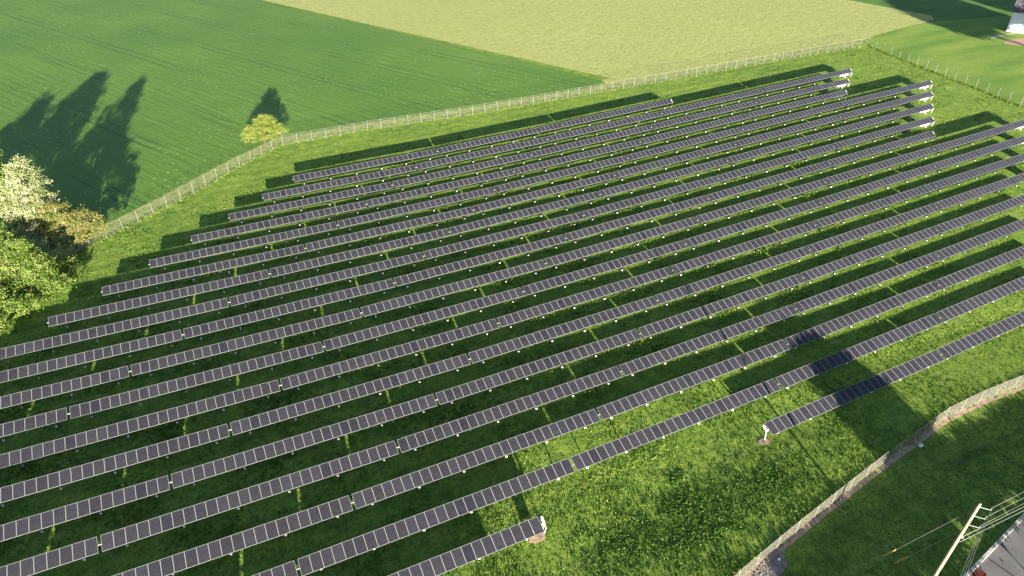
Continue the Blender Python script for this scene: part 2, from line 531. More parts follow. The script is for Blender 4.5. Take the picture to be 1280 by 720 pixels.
def module_mesh(cell_mat='panel'):
    b = MB(); hx, hy, t, r = MW / 2, ML / 2, 0.035, 0.026
    O = [(-hx, -hy), (hx, -hy), (hx, hy), (-hx, hy)]
    I = [(-hx + r, -hy + r), (hx - r, -hy + r), (hx - r, hy - r), (-hx + r, hy - r)]
    for k in range(4):
        l = (k + 1) % 4
        b.face([(*O[k], t), (*O[l], t), (*I[l], t), (*I[k], t)], 1)
        b.face([(*O[k], 0), (*O[l], 0), (*O[l], t), (*O[k], t)], 1)
        b.face([(*I[k], t), (*I[l], t), (*I[l], t - .006), (*I[k], t - .006)], 1)
    b.face([(*p, t - 0.006) for p in I], 0)
    b.face([(*p, 0.0) for p in O[::-1]], 2)
    me = bpy.data.meshes.new('solar_panel'); me.from_pydata(b.v, [], b.f)
    for q in (M[cell_mat], M['frame'], M['back']): me.materials.append(q)
    me.polygons.foreach_set('material_index', b.mi); me.update()
    return me
MODM = module_mesh()
POSTX = [1.74, 6.75, 11.76, 16.76, 21.76, 26.78]
def post_mesh():
    b = MB()
    b.box((0, 0, (HAX - 0.08) / 2 - 0.3), (0.012, 0.16, HAX + 0.5))
    for s in (-1, 1): b.box((0, s * 0.076, (HAX - 0.08) / 2 - 0.3), (0.10, 0.012, HAX + 0.5))
    return b.mesh('post', M['galv'])
POSTM = post_mesh()
FOOTM = MB().tube([(0, 0, -0.3), (0, 0, 0.18), (0, 0, 0.2)], [0.12, 0.12, 0.09], 10).mesh('footing', M['white'])
BEARM = MB().tube([(-0.06, 0, 0), (0.06, 0, 0)], 0.068, 10).mesh('bearing', M['galv'])
TUBEM = MB().tube([(-0.16, 0, 0), (PT - 0.16 - 0.005, 0, 0)], 0.055, 8).mesh('torque_tube', M['galv'])
RAILM = MB().box((0, 0, 0), (0.05, 0.62, 0.03)).mesh('module_rail', M['galv'])

def proj(p):
    d = Vector(p) - Vector((0, 0, CAMH)); z = d.dot(fw)
    if z <= 1: return (-9999, -9999)
    return (640 + 852.68 * d.dot(rt) / z, 360 - 852.68 * d.dot(up) / z)
ORD = ['zeroth', 'first', 'second', 'third', 'fourth', 'fifth', 'sixth', 'seventh', 'eighth', 'ninth', 'tenth', 'eleventh', 'twelfth', 'thirteenth', 'fourteenth', 'fifteenth', 'sixteenth', 'seventeenth', 'eighteenth', 'nineteenth', 'twentieth']
def krange(r):
    if r == 1: return range(0, 3)
    if r <= 4: return range(0, 5)
    if r <= 9: return range(0, 6)
    if r <= 17: return range(0, 7)
    if r == 18: return [2, 3, 5, 6]
    return [1, 2, 3]
def table_axis(r, k):
    x = ROWX0 + ROWDX * (r - 1) + k * PT
    return x + 0.15, ROWY0 + ROWDY * (r - 1)
tables = {}
for r in range(1, 21):
    seen = 0
    for k in krange(r):
        x0, y = table_axis(r, k)
        P = [proj((x0 + t * 28.3, y, tz(x0 + t * 28.3, y) + 1.5)) for t in np.linspace(0, 1, 15)]
        inside = any(-10 < p[0] < 1290 and -10 < p[1] < 730 for p in P)
        near = any(-260 < p[0] < 1420 and -60 < p[1] < 860 for p in P)
        if not near: continue
        if inside: seen += 1
        tilt = TILT + R(DT[r - 1]) + R(random.gauss(0, 0.3))
        za, zb = tz(x0, y), tz(x0 + 28.3, y)
        t = empty('solar_table', (x0, y, za))
        if inside:
            tag(t, 'tilted dark solar panel table, %s from the left in the %s row from the back' % (ORD[seen], ORD[r]), 'solar panels', 'solar panel tables in long rows')
        else:
            side = 'left edge' if P[7][0] < 200 else ('lower edge' if P[7][1] > 700 else 'right edge')
            tag(t, 'tilted dark solar panel table past the %s, %s row from the back' % (side, ORD[r]), 'solar panels', 'solar panel tables past the %s' % side)
        tables[(r, k)] = t
        # the tube follows the ground in a straight line from end to end
        slope = math.atan2(zb - za, 28.3)
        ax = link('torque_tube', TUBEM, t, (0, 0, HAX - 0.10))
        ax.rotation_euler = (0, -slope, 0)
        Rm = (Matrix.Rotation(-slope, 4, 'Y') @ Matrix.Rotation(tilt, 4, 'X'))
        e = Rm.to_euler()
        for i in range(NMOD):
            xm = (i + 0.5) * MP
            o = link('solar_panel', MODM, t, (xm, 0, HAX - 0.03 + math.tan(slope) * xm))
            o.rotation_euler = (e.x + R(random.gauss(0, 0.07)), e.y, e.z)
        for px in POSTX:
            zz = tz(x0 + px, y) - za
            pz = math.tan(slope) * px
            po = link('post', POSTM, t, (px, 0, pz))
            link('bearing', BEARM, po, (0, 0, HAX - 0.10))
            link('footing', FOOTM, po, (0, 0, zz - pz))

# inverter boards under the outer row ends
INVM = MB().box((0, -0.17, 0.80), (0.66, 0.28, 0.78)).box((0, -0.33, 0.80), (0.50, 0.04, 0.60)).mesh('inverter_box', M['white'])
def inverter(x, y, label, n=3):
    t = tag(empty('inverter_rack', (x, y, tz(x, y))), label, 'inverter', 'inverter racks at the row ends')
    L = 0.8 * n + 0.2
    link('board', MB().box((-L / 2 + 0.6, 0, 0.80), (L, 0.06, 0.90)).mesh('board', M['white']), t)
    for i in range(n): link('inverter_box', INVM, t, (-0.8 * i + 0.15, 0, 0))
    pm = MB().box((0, 0.06, 0.45), (0.07, 0.06, 1.5)).mesh('post', M['galv'])
    for s_ in (0.5, 0.7 - L): link('post', pm, t, (s_, 0, 0))
    link('conduit', MB().tube([(0.2, -0.1, 0.45), (0.2, -0.12, 0.1), (0.2, -0.12, -0.1)], 0.04, 6).mesh('conduit', M['galv']), t)
    return t
def motor(x, y, sgn, label, big=True):
    mt = M['white'] if big else M['galv']; q = 0.75 if big else 0.55
    t = tag(empty('tracker_motor', (x, y, tz(x, y))), label, 'motor', 'white tracker motors on the row ends')
    link('motor_post', MB().box((0, 0, 0.5), (0.10, 0.10, 1.6)).mesh('motor_post', M['galv']), t)
    link('gear_housing', MB().tube([(-0.14 * sgn, 0, HAX - 0.1), (0.16 * sgn, 0, HAX - 0.1)], 0.2 * q, 12).mesh('gear_housing', mt, True), t)
    link('motor_case', MB().tube([(0.1 * sgn, 0.14, HAX - 0.02), (0.1 * sgn, 0.5, HAX + 0.22), (0.1 * sgn, 0.62, HAX + 0.28)], [0.15 * q, 0.17 * q, 0.1 * q], 10).mesh('motor_case', mt, True), t)
    link('cable', MB().tube([(0.12 * sgn, -0.1, HAX - 0.25), (0.2 * sgn, -0.25, 0.8), (0.1 * sgn, -0.2, 0.2), (0, -0.1, -0.1)], 0.035, 6).mesh('cable', M['white']), t)
    return t
for r in range(1, 14):
    x1 = ROWX0 + ROWDX * (r - 1) + (max(krange(r)) + 1) * PT - 0.15
    y = ROWY0 + ROWDY * (r - 1)
    if r > 1:
        inverter(x1 - 1.0, y + 0.28, 'white inverter board under the right end of the %s row from the back' % ORD[r])
    motor(x1 + 0.22, y, 1, 'small tracker motor on the right end of the %s row from the back' % ORD[r], False)
x18 = ROWX0 + ROWDX * 17 + 4 * PT - 0.15; y18 = ROWY0 + ROWDY * 17
inverter(x18 - 1.0, y18 + 0.28, 'white inverter board under the cut-off end of the nearest row at the bottom', 1)
motor(x18 + 0.25, y18, 1, 'white tracker motor on the cut-off end of the nearest row at the bottom')
motor(ROWX0 + ROWDX * 17 + 5 * PT + 0.15 - 0.25, y18, -1, 'white tracker motor on the left end of the short near row by the front fence')
for nm, (x, y) in (('soil_patch', (x18 - 0.2, y18 - 0.4)), ('soil_patch', (ROWX0 + ROWDX * 17 + 5 * PT, y18 - 0.3))):
    drape(nm, [[(x - 1.3, y - 0.2), (x - 0.5, y - 0.5), (x + 0.3, y - 0.4), (x + 0.55, y + 0.2), (x - 0.2, y + 0.5), (x - 1.1, y + 0.3)]], M['soil'], 0.05, 2.0)

# ------------------------------------------------------------------ fences
PIPE = {}
def fence(name, line, label, hgt, spacing, mesh_mat='chain'):
    x, y = line[0]
    z0 = tz(x, y)
    t = tag(empty(name, (x, y, z0)), label, 'fence')
    L = [Vector(p) for p in line]
    seg = [0.0]
    for a, b in zip(L, L[1:]): seg.append(seg[-1] + (b - a).length)
    n = max(1, round(seg[-1] / spacing))
    def at(s):
        for k in range(len(L) - 1):
            if s <= seg[k + 1] + 1e-6:
                q = (s - seg[k]) / (seg[k + 1] - seg[k]); return L[k].lerp(L[k + 1], q)
        return L[-1]
    if hgt not in PIPE:
        PIPE[hgt] = MB().tube([(0, 0, -0.3), (0, 0, hgt + 0.06), (0, 0, hgt + 0.1)], [0.028, 0.028, 0.012], 8).mesh('fence_post', M['fpost'])
    pts = [at(seg[-1] * i / n) for i in range(n + 1)]
    W = [Vector((p.x - x, p.y - y, tz(p.x, p.y) - z0)) for p in pts]
    for i, p in enumerate(W):
        o = link('fence_post', PIPE[hgt], t, p)
        o.rotation_euler = (random.gauss(0, 0.012), random.gauss(0, 0.012), 0)
    for i, (a, b) in enumerate(zip(W, W[1:])):
        l = (b - a).length
        mb = MB(); sag = random.uniform(0, 0.03)
        zz = Vector((0, 0, 1))
        K = 3
        for q in range(K):
            p0, p1 = a.lerp(b, q / K), a.lerp(b, (q + 1) / K)
            s0, s1 = sag * math.sin(math.pi * q / K), sag * math.sin(math.pi * (q + 1) / K)
            mb.face([p0 + zz * 0.04, p1 + zz * 0.04, p1 + zz * (hgt - s1), p0 + zz * (hgt - s0)])
        me = bpy.data.meshes.new('mesh_panel'); me.from_pydata(mb.v, [], mb.f); me.materials.append(M[mesh_mat])
        uv = me.uv_layers.new(name='UVMap')
        vals = []
        for q in range(K):
            u0, u1 = i * 3 + l * q / K, i * 3 + l * (q + 1) / K
            vals += [u0, 0, u1, 0, u1, hgt, u0, hgt]
        uv.data.foreach_set('uv', vals); me.update()
        link('mesh_panel', me, t)
        link('top_rail', MB().tube([a + zz * hgt, b + zz * hgt], 0.011, 5, cap=False).mesh('top_rail', M['fpost']), t)
    return t
fence('chain_link_fence', BACK_L, 'chain-link fence slanting down past the yellow shrub to the left trees', 2.2, 3.0)
fence('chain_link_fence', BACK_M, 'long chain-link fence along the far edge between panels and crop fields', 2.2, 3.0)
fence('chain_link_fence', RIGHT, 'chain-link fence with white posts beside the mown lawn', 2.2, 3.0)
fence('chain_link_fence', FRONT, 'pale chain-link fence bending past the utility pole in front', 2.1, 3.0, 'chain2')

# ------------------------------------------------------------------ vegetation
def leaf_mesh(name, C, size, mat, tone, rs, squash=1.0, upbias=0.0):
    n = len(C)
    a = rs.normal(size=(n, 3)); a[:, 2] *= 0.7
    a /= np.linalg.norm(a, axis=1)[:, None]
    b = rs.normal(size=(n, 3)); b -= (b * a).sum(1)[:, None] * a
    b /= np.linalg.norm(b, axis=1)[:, None]
    s = size * rs.uniform(0.6, 1.4, n)[:, None]
    a = a * s; b = b * s * 0.62
    V = np.stack([C - a, C + b * 0.9, C + a, C - b * 0.9], 1).reshape(-1, 3)
    me = bpy.data.meshes.new(name)
    me.vertices.add(4 * n); me.vertices.foreach_set('co', V.ravel())
    me.loops.add(4 * n); me.loops.foreach_set('vertex_index', np.arange(4 * n, dtype=np.int32))
    me.polygons.add(n); me.polygons.foreach_set('loop_start', np.arange(0, 4 * n, 4, dtype=np.int32))
    me.polygons.foreach_set('loop_total', np.full(n, 4, dtype=np.int32))
    at = me.attributes.new('tone', 'FLOAT', 'FACE'); at.data.foreach_set('value', np.clip(tone, 0, 1).astype(np.float32))
    me.materials.append(mat); me.update(calc_edges=True); me.validate()
    return me

def crown_points(lobes, nclump, per, spread, rs):
    cs = []; tw = np.array([l[3] * l[4] * l[5] for l in lobes]) ** 0.67
    tw /= tw.sum()
    for li, k in zip(lobes, rs.multinomial(nclump, tw)):
        d = rs.normal(size=(k, 3)); d /= np.linalg.norm(d, axis=1)[:, None]
        d[:, 2] = np.where(d[:, 2] < -0.5, -d[:, 2] * 0.5, d[:, 2])
        rr = rs.uniform(0.45, 1.08, k) ** 0.6
        cs.append(np.array(li[:3]) + d * rr[:, None] * np.array(li[3:6]))
    cs = np.concatenate(cs)
    ct = rs.uniform(0, 1, len(cs))
    sp = spread * rs.uniform(0.6, 1.3, len(cs))
    idx = np.repeat(np.arange(len(cs)), per)
    P = cs[idx] + rs.normal(size=(len(idx), 3)) * sp[idx][:, None] * np.array([1, 1, 0.55])
    return P, ct[idx], cs
def tree(name, base, lobes, mat, label, cat, h, trunk_r, nclump, per, spread, leaf, seed, group=None, stems=1):
    rs = np.random.default_rng(seed)
    x, y = base
    t = tag(empty(name, (x, y, tz(x, y))), label, cat, group)
    P, ct, cs = crown_points(lobes, nclump, per, spread, rs)
    keep = P[:, 2] > 0.08
    P, ct = P[keep], ct[keep]
    tone = ct * 0.65 + rs.uniform(0, 0.45, len(P))
    link('crown', leaf_mesh('crown', P, leaf, mat, tone, rs), t)
    b = MB()
    for s in range(stems):
        o = Vector((rs.normal() * 0.35, rs.normal() * 0.35, 0)) * (stems > 1)
        topz = h * rs.uniform(0.7, 0.86)
        tp = [Vector((0, 0, -0.4)) + o * 0.5]
        for q in range(1, 6):
            f = q / 5
            tp.append(o * (0.5 + 2.5 * f) + Vector((rs.normal() * 0.12 * h / 8, rs.normal() * 0.12 * h / 8, topz * f)))
        b.tube(tp, [trunk_r * (1.15 if q == 0 else 1 - 0.85 * q / 5) / (stems ** 0.5) for q in range(6)], 8)
        for c in cs[rs.choice(len(cs), min(len(cs), 26 // stems + 4), replace=False)]:
            c = Vector(c); f = min(0.85, max(0.15, (c.z * 0.62) / topz))
            k = min(4, int(f * 5)); st = tp[k].lerp(tp[k + 1], f * 5 - k)
            mid = st.lerp(c, 0.5) + Vector((0, 0, 0.12 * h / 8))
            r0 = trunk_r * (1 - 0.8 * f) * 0.45 / (stems ** 0.5)
            b.tube([st, mid, c], [r0, r0 * 0.6, r0 * 0.2], 5)
    link('trunk', b.mesh('trunk', M['bark'], True), t)
    return t

L_CREAM = m_leaf('cream_blossom', [(0, (0.09, 0.13, 0.04)), (0.4, (0.20, 0.24, 0.10)), (0.75, (0.33, 0.35, 0.21)), (1, (0.42, 0.43, 0.30))], 0.3)
L_BRONZE = m_leaf('bronze_leaves', [(0, (0.06, 0.09, 0.02)), (0.4, (0.14, 0.17, 0.045)), (0.7, (0.20, 0.18, 0.075)), (1, (0.25, 0.28, 0.08))], 0.3)
L_GREEN = m_leaf('spring_leaves', [(0, (0.055, 0.105, 0.020)), (0.5, (0.125, 0.195, 0.040)), (1, (0.25, 0.31, 0.10))], 0.35)
L_YEL = m_leaf('yellow_leaves', [(0, (0.07, 0.11, 0.02)), (0.5, (0.165, 0.21, 0.042)), (1, (0.26, 0.30, 0.085))], 0.35)
L_DARK = m_leaf('dark_leaves', [(0, (0.035, 0.07, 0.015)), (0.6, (0.07, 0.12, 0.025)), (1, (0.12, 0.17, 0.04))], 0.3)

tree('blossom_tree', (-25.2, 115.4), [(0, 0, 9.9, 2.7, 2.7, 4.6), (-0.6, 0, 6.2, 3.5, 3.3, 3.8), (0.9, -0.8, 6.8, 2.5, 2.5, 3.2), (0.1, 0, 13.2, 1.5, 1.5, 2.2), (-0.5, -0.6, 3.2, 3.0, 3.0, 2.4), (-2.8, 0.5, 8.0, 2.6, 2.6, 3.6), (-4.4, 1.0, 5.6, 2.6, 2.6, 3.2)], L_CREAM,
     'tall cream-blossomed tree, topmost of the trees at the left edge', 'tree', 14.6, 0.32, 430, 84, 0.38, 0.12, 3)
tree('bronze_tree', (-21.8, 113.0), [(0, 0, 4.8, 3.0, 3.0, 3.4), (-1.6, 0.4, 5.6, 2.1, 2.1, 3.0), (2.0, -0.4, 4.0, 2.2, 2.2, 2.8), (-1.9, 0, 7.4, 1.2, 1.2, 1.5), (0.2, -0.3, 2.2, 2.8, 2.6, 1.7), (3.4, 0.6, 3.0, 1.9, 2.0, 2.2)], L_BRONZE,
     'bronze and yellow-green tree at the end of the slanting fence', 'tree', 8.8, 0.2, 230, 74, 0.34, 0.105, 4)
tree('green_tree', (-27.4, 103.0), [(0, 0, 4.2, 3.4, 3.2, 3.4), (2.0, -0.8, 3.0, 2.4, 2.3, 2.4), (-2.2, 0.6, 4.4, 2.8, 2.8, 3.2), (0.3, 0.5, 6.6, 2.0, 2.0, 1.8), (0.2, -0.5, 1.8, 3.2, 3.0, 1.5)], L_GREEN,
     'bright green leafy tree below the cream-blossomed one at the left edge', 'tree', 8.4, 0.24, 260, 80, 0.38, 0.12, 5)
tree('green_tree', (-31.0, 108.8), [(0, 0, 5.0, 3.2, 3.2, 3.6), (-1.6, 0.4, 6.4, 2.4, 2.4, 2.6), (0.6, -0.6, 2.6, 3.0, 2.8, 2.2)], L_GREEN,
     'pale green tree between the cream-blossomed one and the left edge', 'tree', 9.0, 0.22, 190, 76, 0.38, 0.12, 7)
tree('green_tree', (-33.0, 98.0), [(0, 0, 3.6, 3.4, 3.2, 3.2), (-2.0, 0.4, 4.6, 2.8, 2.8, 2.6), (2.0, -1.0, 2.6, 2.2, 2.2, 2.0)], L_GREEN,
     'lower green tree half cut by the left edge of the picture', 'tree', 7.0, 0.2, 220, 74, 0.5, 0.12, 6)
tree('tall_tree', (-34.2, 127.0), [(0, 0, 9.0, 4.4, 4.0, 4.4), (-1.2, 0, 5.4, 5.4, 4.6, 3.4), (0.5, 0, 12.4, 2.2, 2.0, 2.2)], L_GREEN,
     'tall tree just past the left edge casting the middle pointed shadow', 'tree', 14.0, 0.3, 420, 46, 0.6, 0.2, 8)
tree('tall_tree', (-42.5, 127.0), [(0, 0, 7.0, 4.0, 4.0, 4.0), (0.6, 0, 4.6, 4.6, 4.4, 3.0), (0, 0, 10.4, 1.6, 1.6, 1.8)], L_DARK,
     'tall tree past the left edge casting the leftmost shadow', 'tree', 12.0, 0.3, 260, 38, 0.6, 0.2, 9)
tree('tall_tree', (-48.0, 113.0), [(0, 0, 6.6, 4.4, 4.4, 4.0), (0.6, 0, 4.6, 4.8, 4.6, 3.0)], L_DARK,
     'broad dark tree farthest out past the left edge', 'tree', 11.0, 0.3, 260, 38, 0.6, 0.2, 10)
tree('yellow_shrub', (12.4, 142.6), [(0, 0, 2.9, 3.6, 3.2, 2.7), (-1.6, 0, 2.4, 2.6, 2.4, 2.1), (1.8, 0, 2.6, 2.5, 2.4, 2.2), (0.3, 0, 4.4, 2.2, 2.0, 1.5), (0.5, 0, 5.6, 1.3, 1.2, 1.1)], L_YEL,
     'yellow-green shrub at the bend of the fence beside the wheat', 'shrub', 6.4, 0.16, 360, 60, 0.32, 0.085, 12, stems=5)
for i, (x, y, s, lab) in enumerate([(-24.0, 100.6, 1.25, 'low green shrub at the foot of the left trees, nearest the panels'), (-27.6, 96.6, 1.2, 'low green shrub in the grass below the left trees, left of the panel row'),
                                   (-31.5, 93.6, 1.1, 'small green shrub at the lower left of the tree group'), 
                                   (-23.4, 106.4, 1.1, 'small dark-shaded bush under the bronze tree by the fence')]):
    tree('green_shrub', (x, y), [(0, 0, 1.1 * s, 1.9 * s, 1.8 * s, 1.2 * s), (0.8 * s, 0.3, 0.9 * s, 1.3 * s, 1.2 * s, 1.0 * s), (-0.9 * s, 0, 1.2 * s, 1.1 * s, 1.1 * s, 1.1 * s)], L_GREEN, lab, 'shrub', 2.4 * s, 0.06, 80, 30, 0.26, 0.12, 20 + i, 'low shrubs round the left trees', 3)

# trees across the road whose shade falls over the verge and the near rows
for i, (x, y, h, zb, w, lab) in enumerate([(38.5, 3.0, 3.6, 2.3, 3.2, 'first'), (45.0, 3.4, 3.8, 2.4, 3.4, 'second'), (51.5, 4.2, 3.7, 2.5, 3.4, 'third'),
                                          (68.0, 5.5, 3.7, 2.4, 3.6, 'fifth'), (75.5, 6.0, 3.7, 2.3, 3.8, 'sixth'), (83.0, 7.0, 3.6, 2.2, 3.8, 'seventh')]):
    h += 0.35; zb += 0.1
    zc = (h + zb) / 2
    tree('roadside_tree', (x, y), [(-w * 0.45, 0, zc, w * 0.75, w * 0.8, (h - zb) * 0.55), (w * 0.45, 0.3, zc, w * 0.75, w * 0.8, (h - zb) * 0.55), (0, -1, zc, w * 0.8, w * 0.8, (h - zb) * 0.55)], L_DARK,
         'small round tree across the road below the picture, %s from the left' % lab, 'tree', h, 0.12, 420, 46, 0.38, 0.17, 40 + i, 'roadside trees below the picture')
tree('roadside_tree', (58.4, 3.0), [(0, 0, 5.0, 4.0, 3.0, 2.4), (-1.4, 0, 6.6, 2.9, 2.6, 2.3), (1.2, 0, 6.0, 3.0, 2.6, 2.2), (-2.2, 0, 3.9, 2.2, 2.4, 1.5), (2.6, 0, 3.9, 2.2, 2.4, 1.5), (-1.2, 0, 8.6, 2.9, 2.2, 1.5)], L_DARK,
     'tallest of the roadside trees below the picture', 'tree', 10.2, 0.25, 760, 52, 0.45, 0.22, 60, 'roadside trees below the picture')
tree('yard_tree', (205.5, 74), [(0, 0, 12, 6.5, 6.0, 4.2), (3, 0, 14, 4.5, 4.5, 3.6), (-3, 0, 11, 4.5, 4.5, 3.0)], L_DARK,
     'tall yard tree past the right edge, left of its neighbour', 'tree', 18, 0.4, 620, 46, 0.8, 0.36, 61, 'yard trees past the right edge')
tree('yard_tree', (222, 80), [(0, 0, 12, 6.5, 6.0, 4.4), (3, 0, 14, 4.5, 4.5, 3.6), (-3, 0, 11.5, 4.5, 4.5, 3.0)], L_DARK,
     'tall yard tree past the right edge, between house and its neighbour', 'tree', 18, 0.4, 620, 46, 0.8, 0.36, 62, 'yard trees past the right edge')
tree('yard_tree', (247, 108), [(0, 0, 8, 5.5, 5.0, 4.4), (3, 0, 9, 4.5, 4.5, 3.6), (-3, 0, 7.5, 4.5, 4.5, 3.6)], L_DARK,
     'broad yard tree behind the pale house past the right edge', 'tree', 13, 0.4, 520, 46, 0.8, 0.36, 63, 'yard trees past the right edge')

# grass tufts (nobody could count them)
def inside_mask(x, y, poly):
    c = np.zeros(len(x), bool)
    for (x0, y0), (x1, y1) in zip(poly, poly[1:] + poly[:1]):
        cond = ((y0 > y) != (y1 > y)) & (x < (x1 - x0) * (y - y0) / (y1 - y0 + 1e-12) + x0)
        c ^= cond
    return c
INF = BACK_L + BACK_M[1:] + RIGHT[1:] + FRONT[::-1]
def in_view(x, y, mg=60):
    dx, dy, dz = x, y, terr(x, y) - CAMH
    z = dx * fw.x + dy * fw.y + dz * fw.z
    px = 640 + 852.68 * (dx * rt.x + dy * rt.y + dz * rt.z) / z
    py = 360 - 852.68 * (dx * up.x + dy * up.y + dz * up.z) / z
    return (z > 1) & (px > -mg) & (px < 1280 + mg) & (py > -mg) & (py < 720 + mg)
def blades(name, mat, x, y, hgt, wid, nb, seed, label, cat, tone0=None):
    rs = np.random.default_rng(seed)
    n = len(x)
    z = terr(x, y)
    X = np.repeat(x, nb) + rs.normal(size=n * nb) * 0.10
    Y = np.repeat(y, nb) + rs.normal(size=n * nb) * 0.10
    Z = np.repeat(z, nb) - 0.02
    H = np.repeat(hgt, nb) * rs.uniform(0.6, 1.25, n * nb)
    W = np.repeat(wid, nb) * rs.uniform(0.7, 1.3, n * nb)
    a = rs.uniform(0, 2 * np.pi, n * nb); l = rs.uniform(0.25, 0.9, n * nb) * H
    la = rs.uniform(0, 2 * np.pi, n * nb)
    wx, wy = np.cos(a) * W, np.sin(a) * W
    lx, ly = np.cos(la) * l, np.sin(la) * l
    B = np.stack([X, Y, Z], -1)
    w = np.stack([wx, wy, np.zeros_like(wx)], -1)
    mid = B + np.stack([lx * 0.35, ly * 0.35, H * 0.62], -1)
    tip = B + np.stack([lx, ly, H], -1)
    V = np.stack([B - w * 0.6, B + w * 0.6, mid + w, tip, mid - w], 1).reshape(-1, 3)
    N = n * nb
    me = bpy.data.meshes.new(name)
    me.vertices.add(5 * N); me.vertices.foreach_set('co', V.ravel())
    me.loops.add(5 * N); me.loops.foreach_set('vertex_index', np.arange(5 * N, dtype=np.int32))
    me.polygons.add(N); me.polygons.foreach_set('loop_start', np.arange(0, 5 * N, 5, dtype=np.int32))
    me.polygons.foreach_set('loop_total', np.full(N, 5, dtype=np.int32))
    tn = np.repeat(tone0 if tone0 is not None else rs.uniform(0, 1, n), nb) * 0.7 + rs.uniform(0, 0.35, N)
    at = me.attributes.new('tone', 'FLOAT', 'FACE'); at.data.foreach_set('value', np.clip(tn, 0, 1).astype(np.float32))
    me.materials.append(mat); me.update(calc_edges=True)
    return tag(link(name, me), label, cat, kind='stuff')
def wavy(x, y, s):
    return 0.5 + 0.25 * (np.sin(x * 0.9 / s + 1.3 * np.sin(y * 0.5 / s)) + np.sin(y * 1.1 / s + 1.7 * np.sin(x * 0.43 / s + 2)))
NG = 900000
x = rng.uniform(-60, 176, NG); y = rng.uniform(17, 142, NG)
d2 = x ** 2 + y ** 2 + 55 ** 2
keep = inside_mask(x, y, INF) & in_view(x, y) & (rng.uniform(0, 1, NG) < np.clip((62.0 ** 2 / d2) ** 1.0, 0.0, 1) * (0.35 + 0.65 * wavy(x, y, 1.6)))
x, y = x[keep], y[keep]
tn = np.clip(0.22 * np.sin(y * 2.3 + 0.7 * np.sin(x * 0.21) + 0.9 * np.sin(x * 0.07)) + wavy(x, y, 1.3) * 0.5 + wavy(x + 40, y - 13, 4.5) * 0.5 + rng.normal(size=len(x)) * 0.15 - 0.1 - 0.12 * (wavy(x + 7, y * 2.2, 3.3) > 0.62), 0, 1)
dd = np.sqrt(x ** 2 + y ** 2 + 55 ** 2)
tall = np.clip((wavy(x * 1.7 + 9, y * 1.7, 3.1) - 0.52) * 4, 0, 1) * ((y > 52) | (x > 95))
blades('meadow_grass', M['grass'], x, y, (1 + 0.9 * tall) * rng.uniform(0.05, 0.14, len(x)) * np.clip(2.6 - dd / 80, 0.9, 1.8) * (0.5 + 0.6 * wavy(x, y, 2.1)), 0.035 * dd / 70, 3, 5, 'uneven bright meadow grass between and around the panel rows', 'grass', tn)
# verge grass and ragged growth at the fence lines
NV = 60000
x = rng.uniform(30, 110, NV); y = rng.uniform(12, 29, NV)
keep = inside_mask(x, y, [rp(-30, 0.5), rp(60, 0.5), (110, 26), (83.2, 27.5), (64.6, 27.0), (48.9, 24.8), (35.6, 22.4), (20, 19)]) & in_view(x, y) & (rng.uniform(0, 1, NV) < 0.55)
x, y = x[keep], y[keep]
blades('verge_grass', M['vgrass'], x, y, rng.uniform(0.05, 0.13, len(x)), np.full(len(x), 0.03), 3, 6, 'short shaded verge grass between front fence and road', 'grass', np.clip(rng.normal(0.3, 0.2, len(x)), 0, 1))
fx, fy = [], []
for line, off in ((BACK_L[1:], 0.5), (BACK_M, 0.5), (RIGHT[:6], 0.1), (FRONT, 0.35)):
    for a, b in zip(line, line[1:]):
        n = int(math.hypot(b[0] - a[0], b[1] - a[1]) * 14)
        q = rng.uniform(0, 1, n)
        fx.append(a[0] + (b[0] - a[0]) * q + rng.normal(size=n) * 0.3); fy.append(a[1] + (b[1] - a[1]) * q + rng.normal(size=n) * 0.3 + off)
fx = np.concatenate(fx); fy = np.concatenate(fy)
blades('fence_line_grass', M['grass'], fx, fy, rng.uniform(0.12, 0.34, len(fx)), np.full(len(fx), 0.05), 3, 8, 'tall pale grass growing along the fence lines', 'grass', np.clip(rng.normal(0.6, 0.25, len(fx)), 0, 1))
# broad-leaved weeds in the open corner
wx = np.concatenate([rng.normal(cx, sx, n) for cx, cy, sx, sy, n in ((35.0, 32.2, 1.1, 0.8, 120), (36.6, 35.0, 0.7, 0.5, 60), (33.6, 28.6, 1.6, 0.9, 140), (46, 30.4, 2.4, 1.0, 200), (39, 30, 4, 2, 300), (28, 30, 3, 1.5, 200))] + [rng.uniform(22, 60, 500)])
wy = np.concatenate([rng.normal(cy, sy, n) for cx, cy, sx, sy, n in ((35.0, 32.2, 1.1, 0.8, 120), (36.6, 35.0, 0.7, 0.5, 60), (33.6, 28.6, 1.6, 0.9, 140), (46, 30.4, 2.4, 1.0, 200), (39, 30, 4, 2, 300), (28, 30, 3, 1.5, 200))] + [rng.uniform(26, 34, 500)])
k = inside_mask(wx, wy, INF)
wx, wy = wx[k], wy[k]
idx = np.repeat(np.arange(len(wx)), 8)
C = np.stack([wx[idx] + rng.normal(size=len(idx)) * 0.16, wy[idx] + rng.normal(size=len(idx)) * 0.16, terr(wx, wy)[idx] + np.abs(rng.normal(size=len(idx))) * 0.10 + 0.03], -1)
tag(link('broad_leaved_weeds', leaf_mesh('broad_leaved_weeds', C, 0.09, M['weed'], rng.uniform(0, 1, len(idx)), rng)), 'dark broad-leaved weeds in the open grass right of the nearest row', 'weeds', kind='stuff')

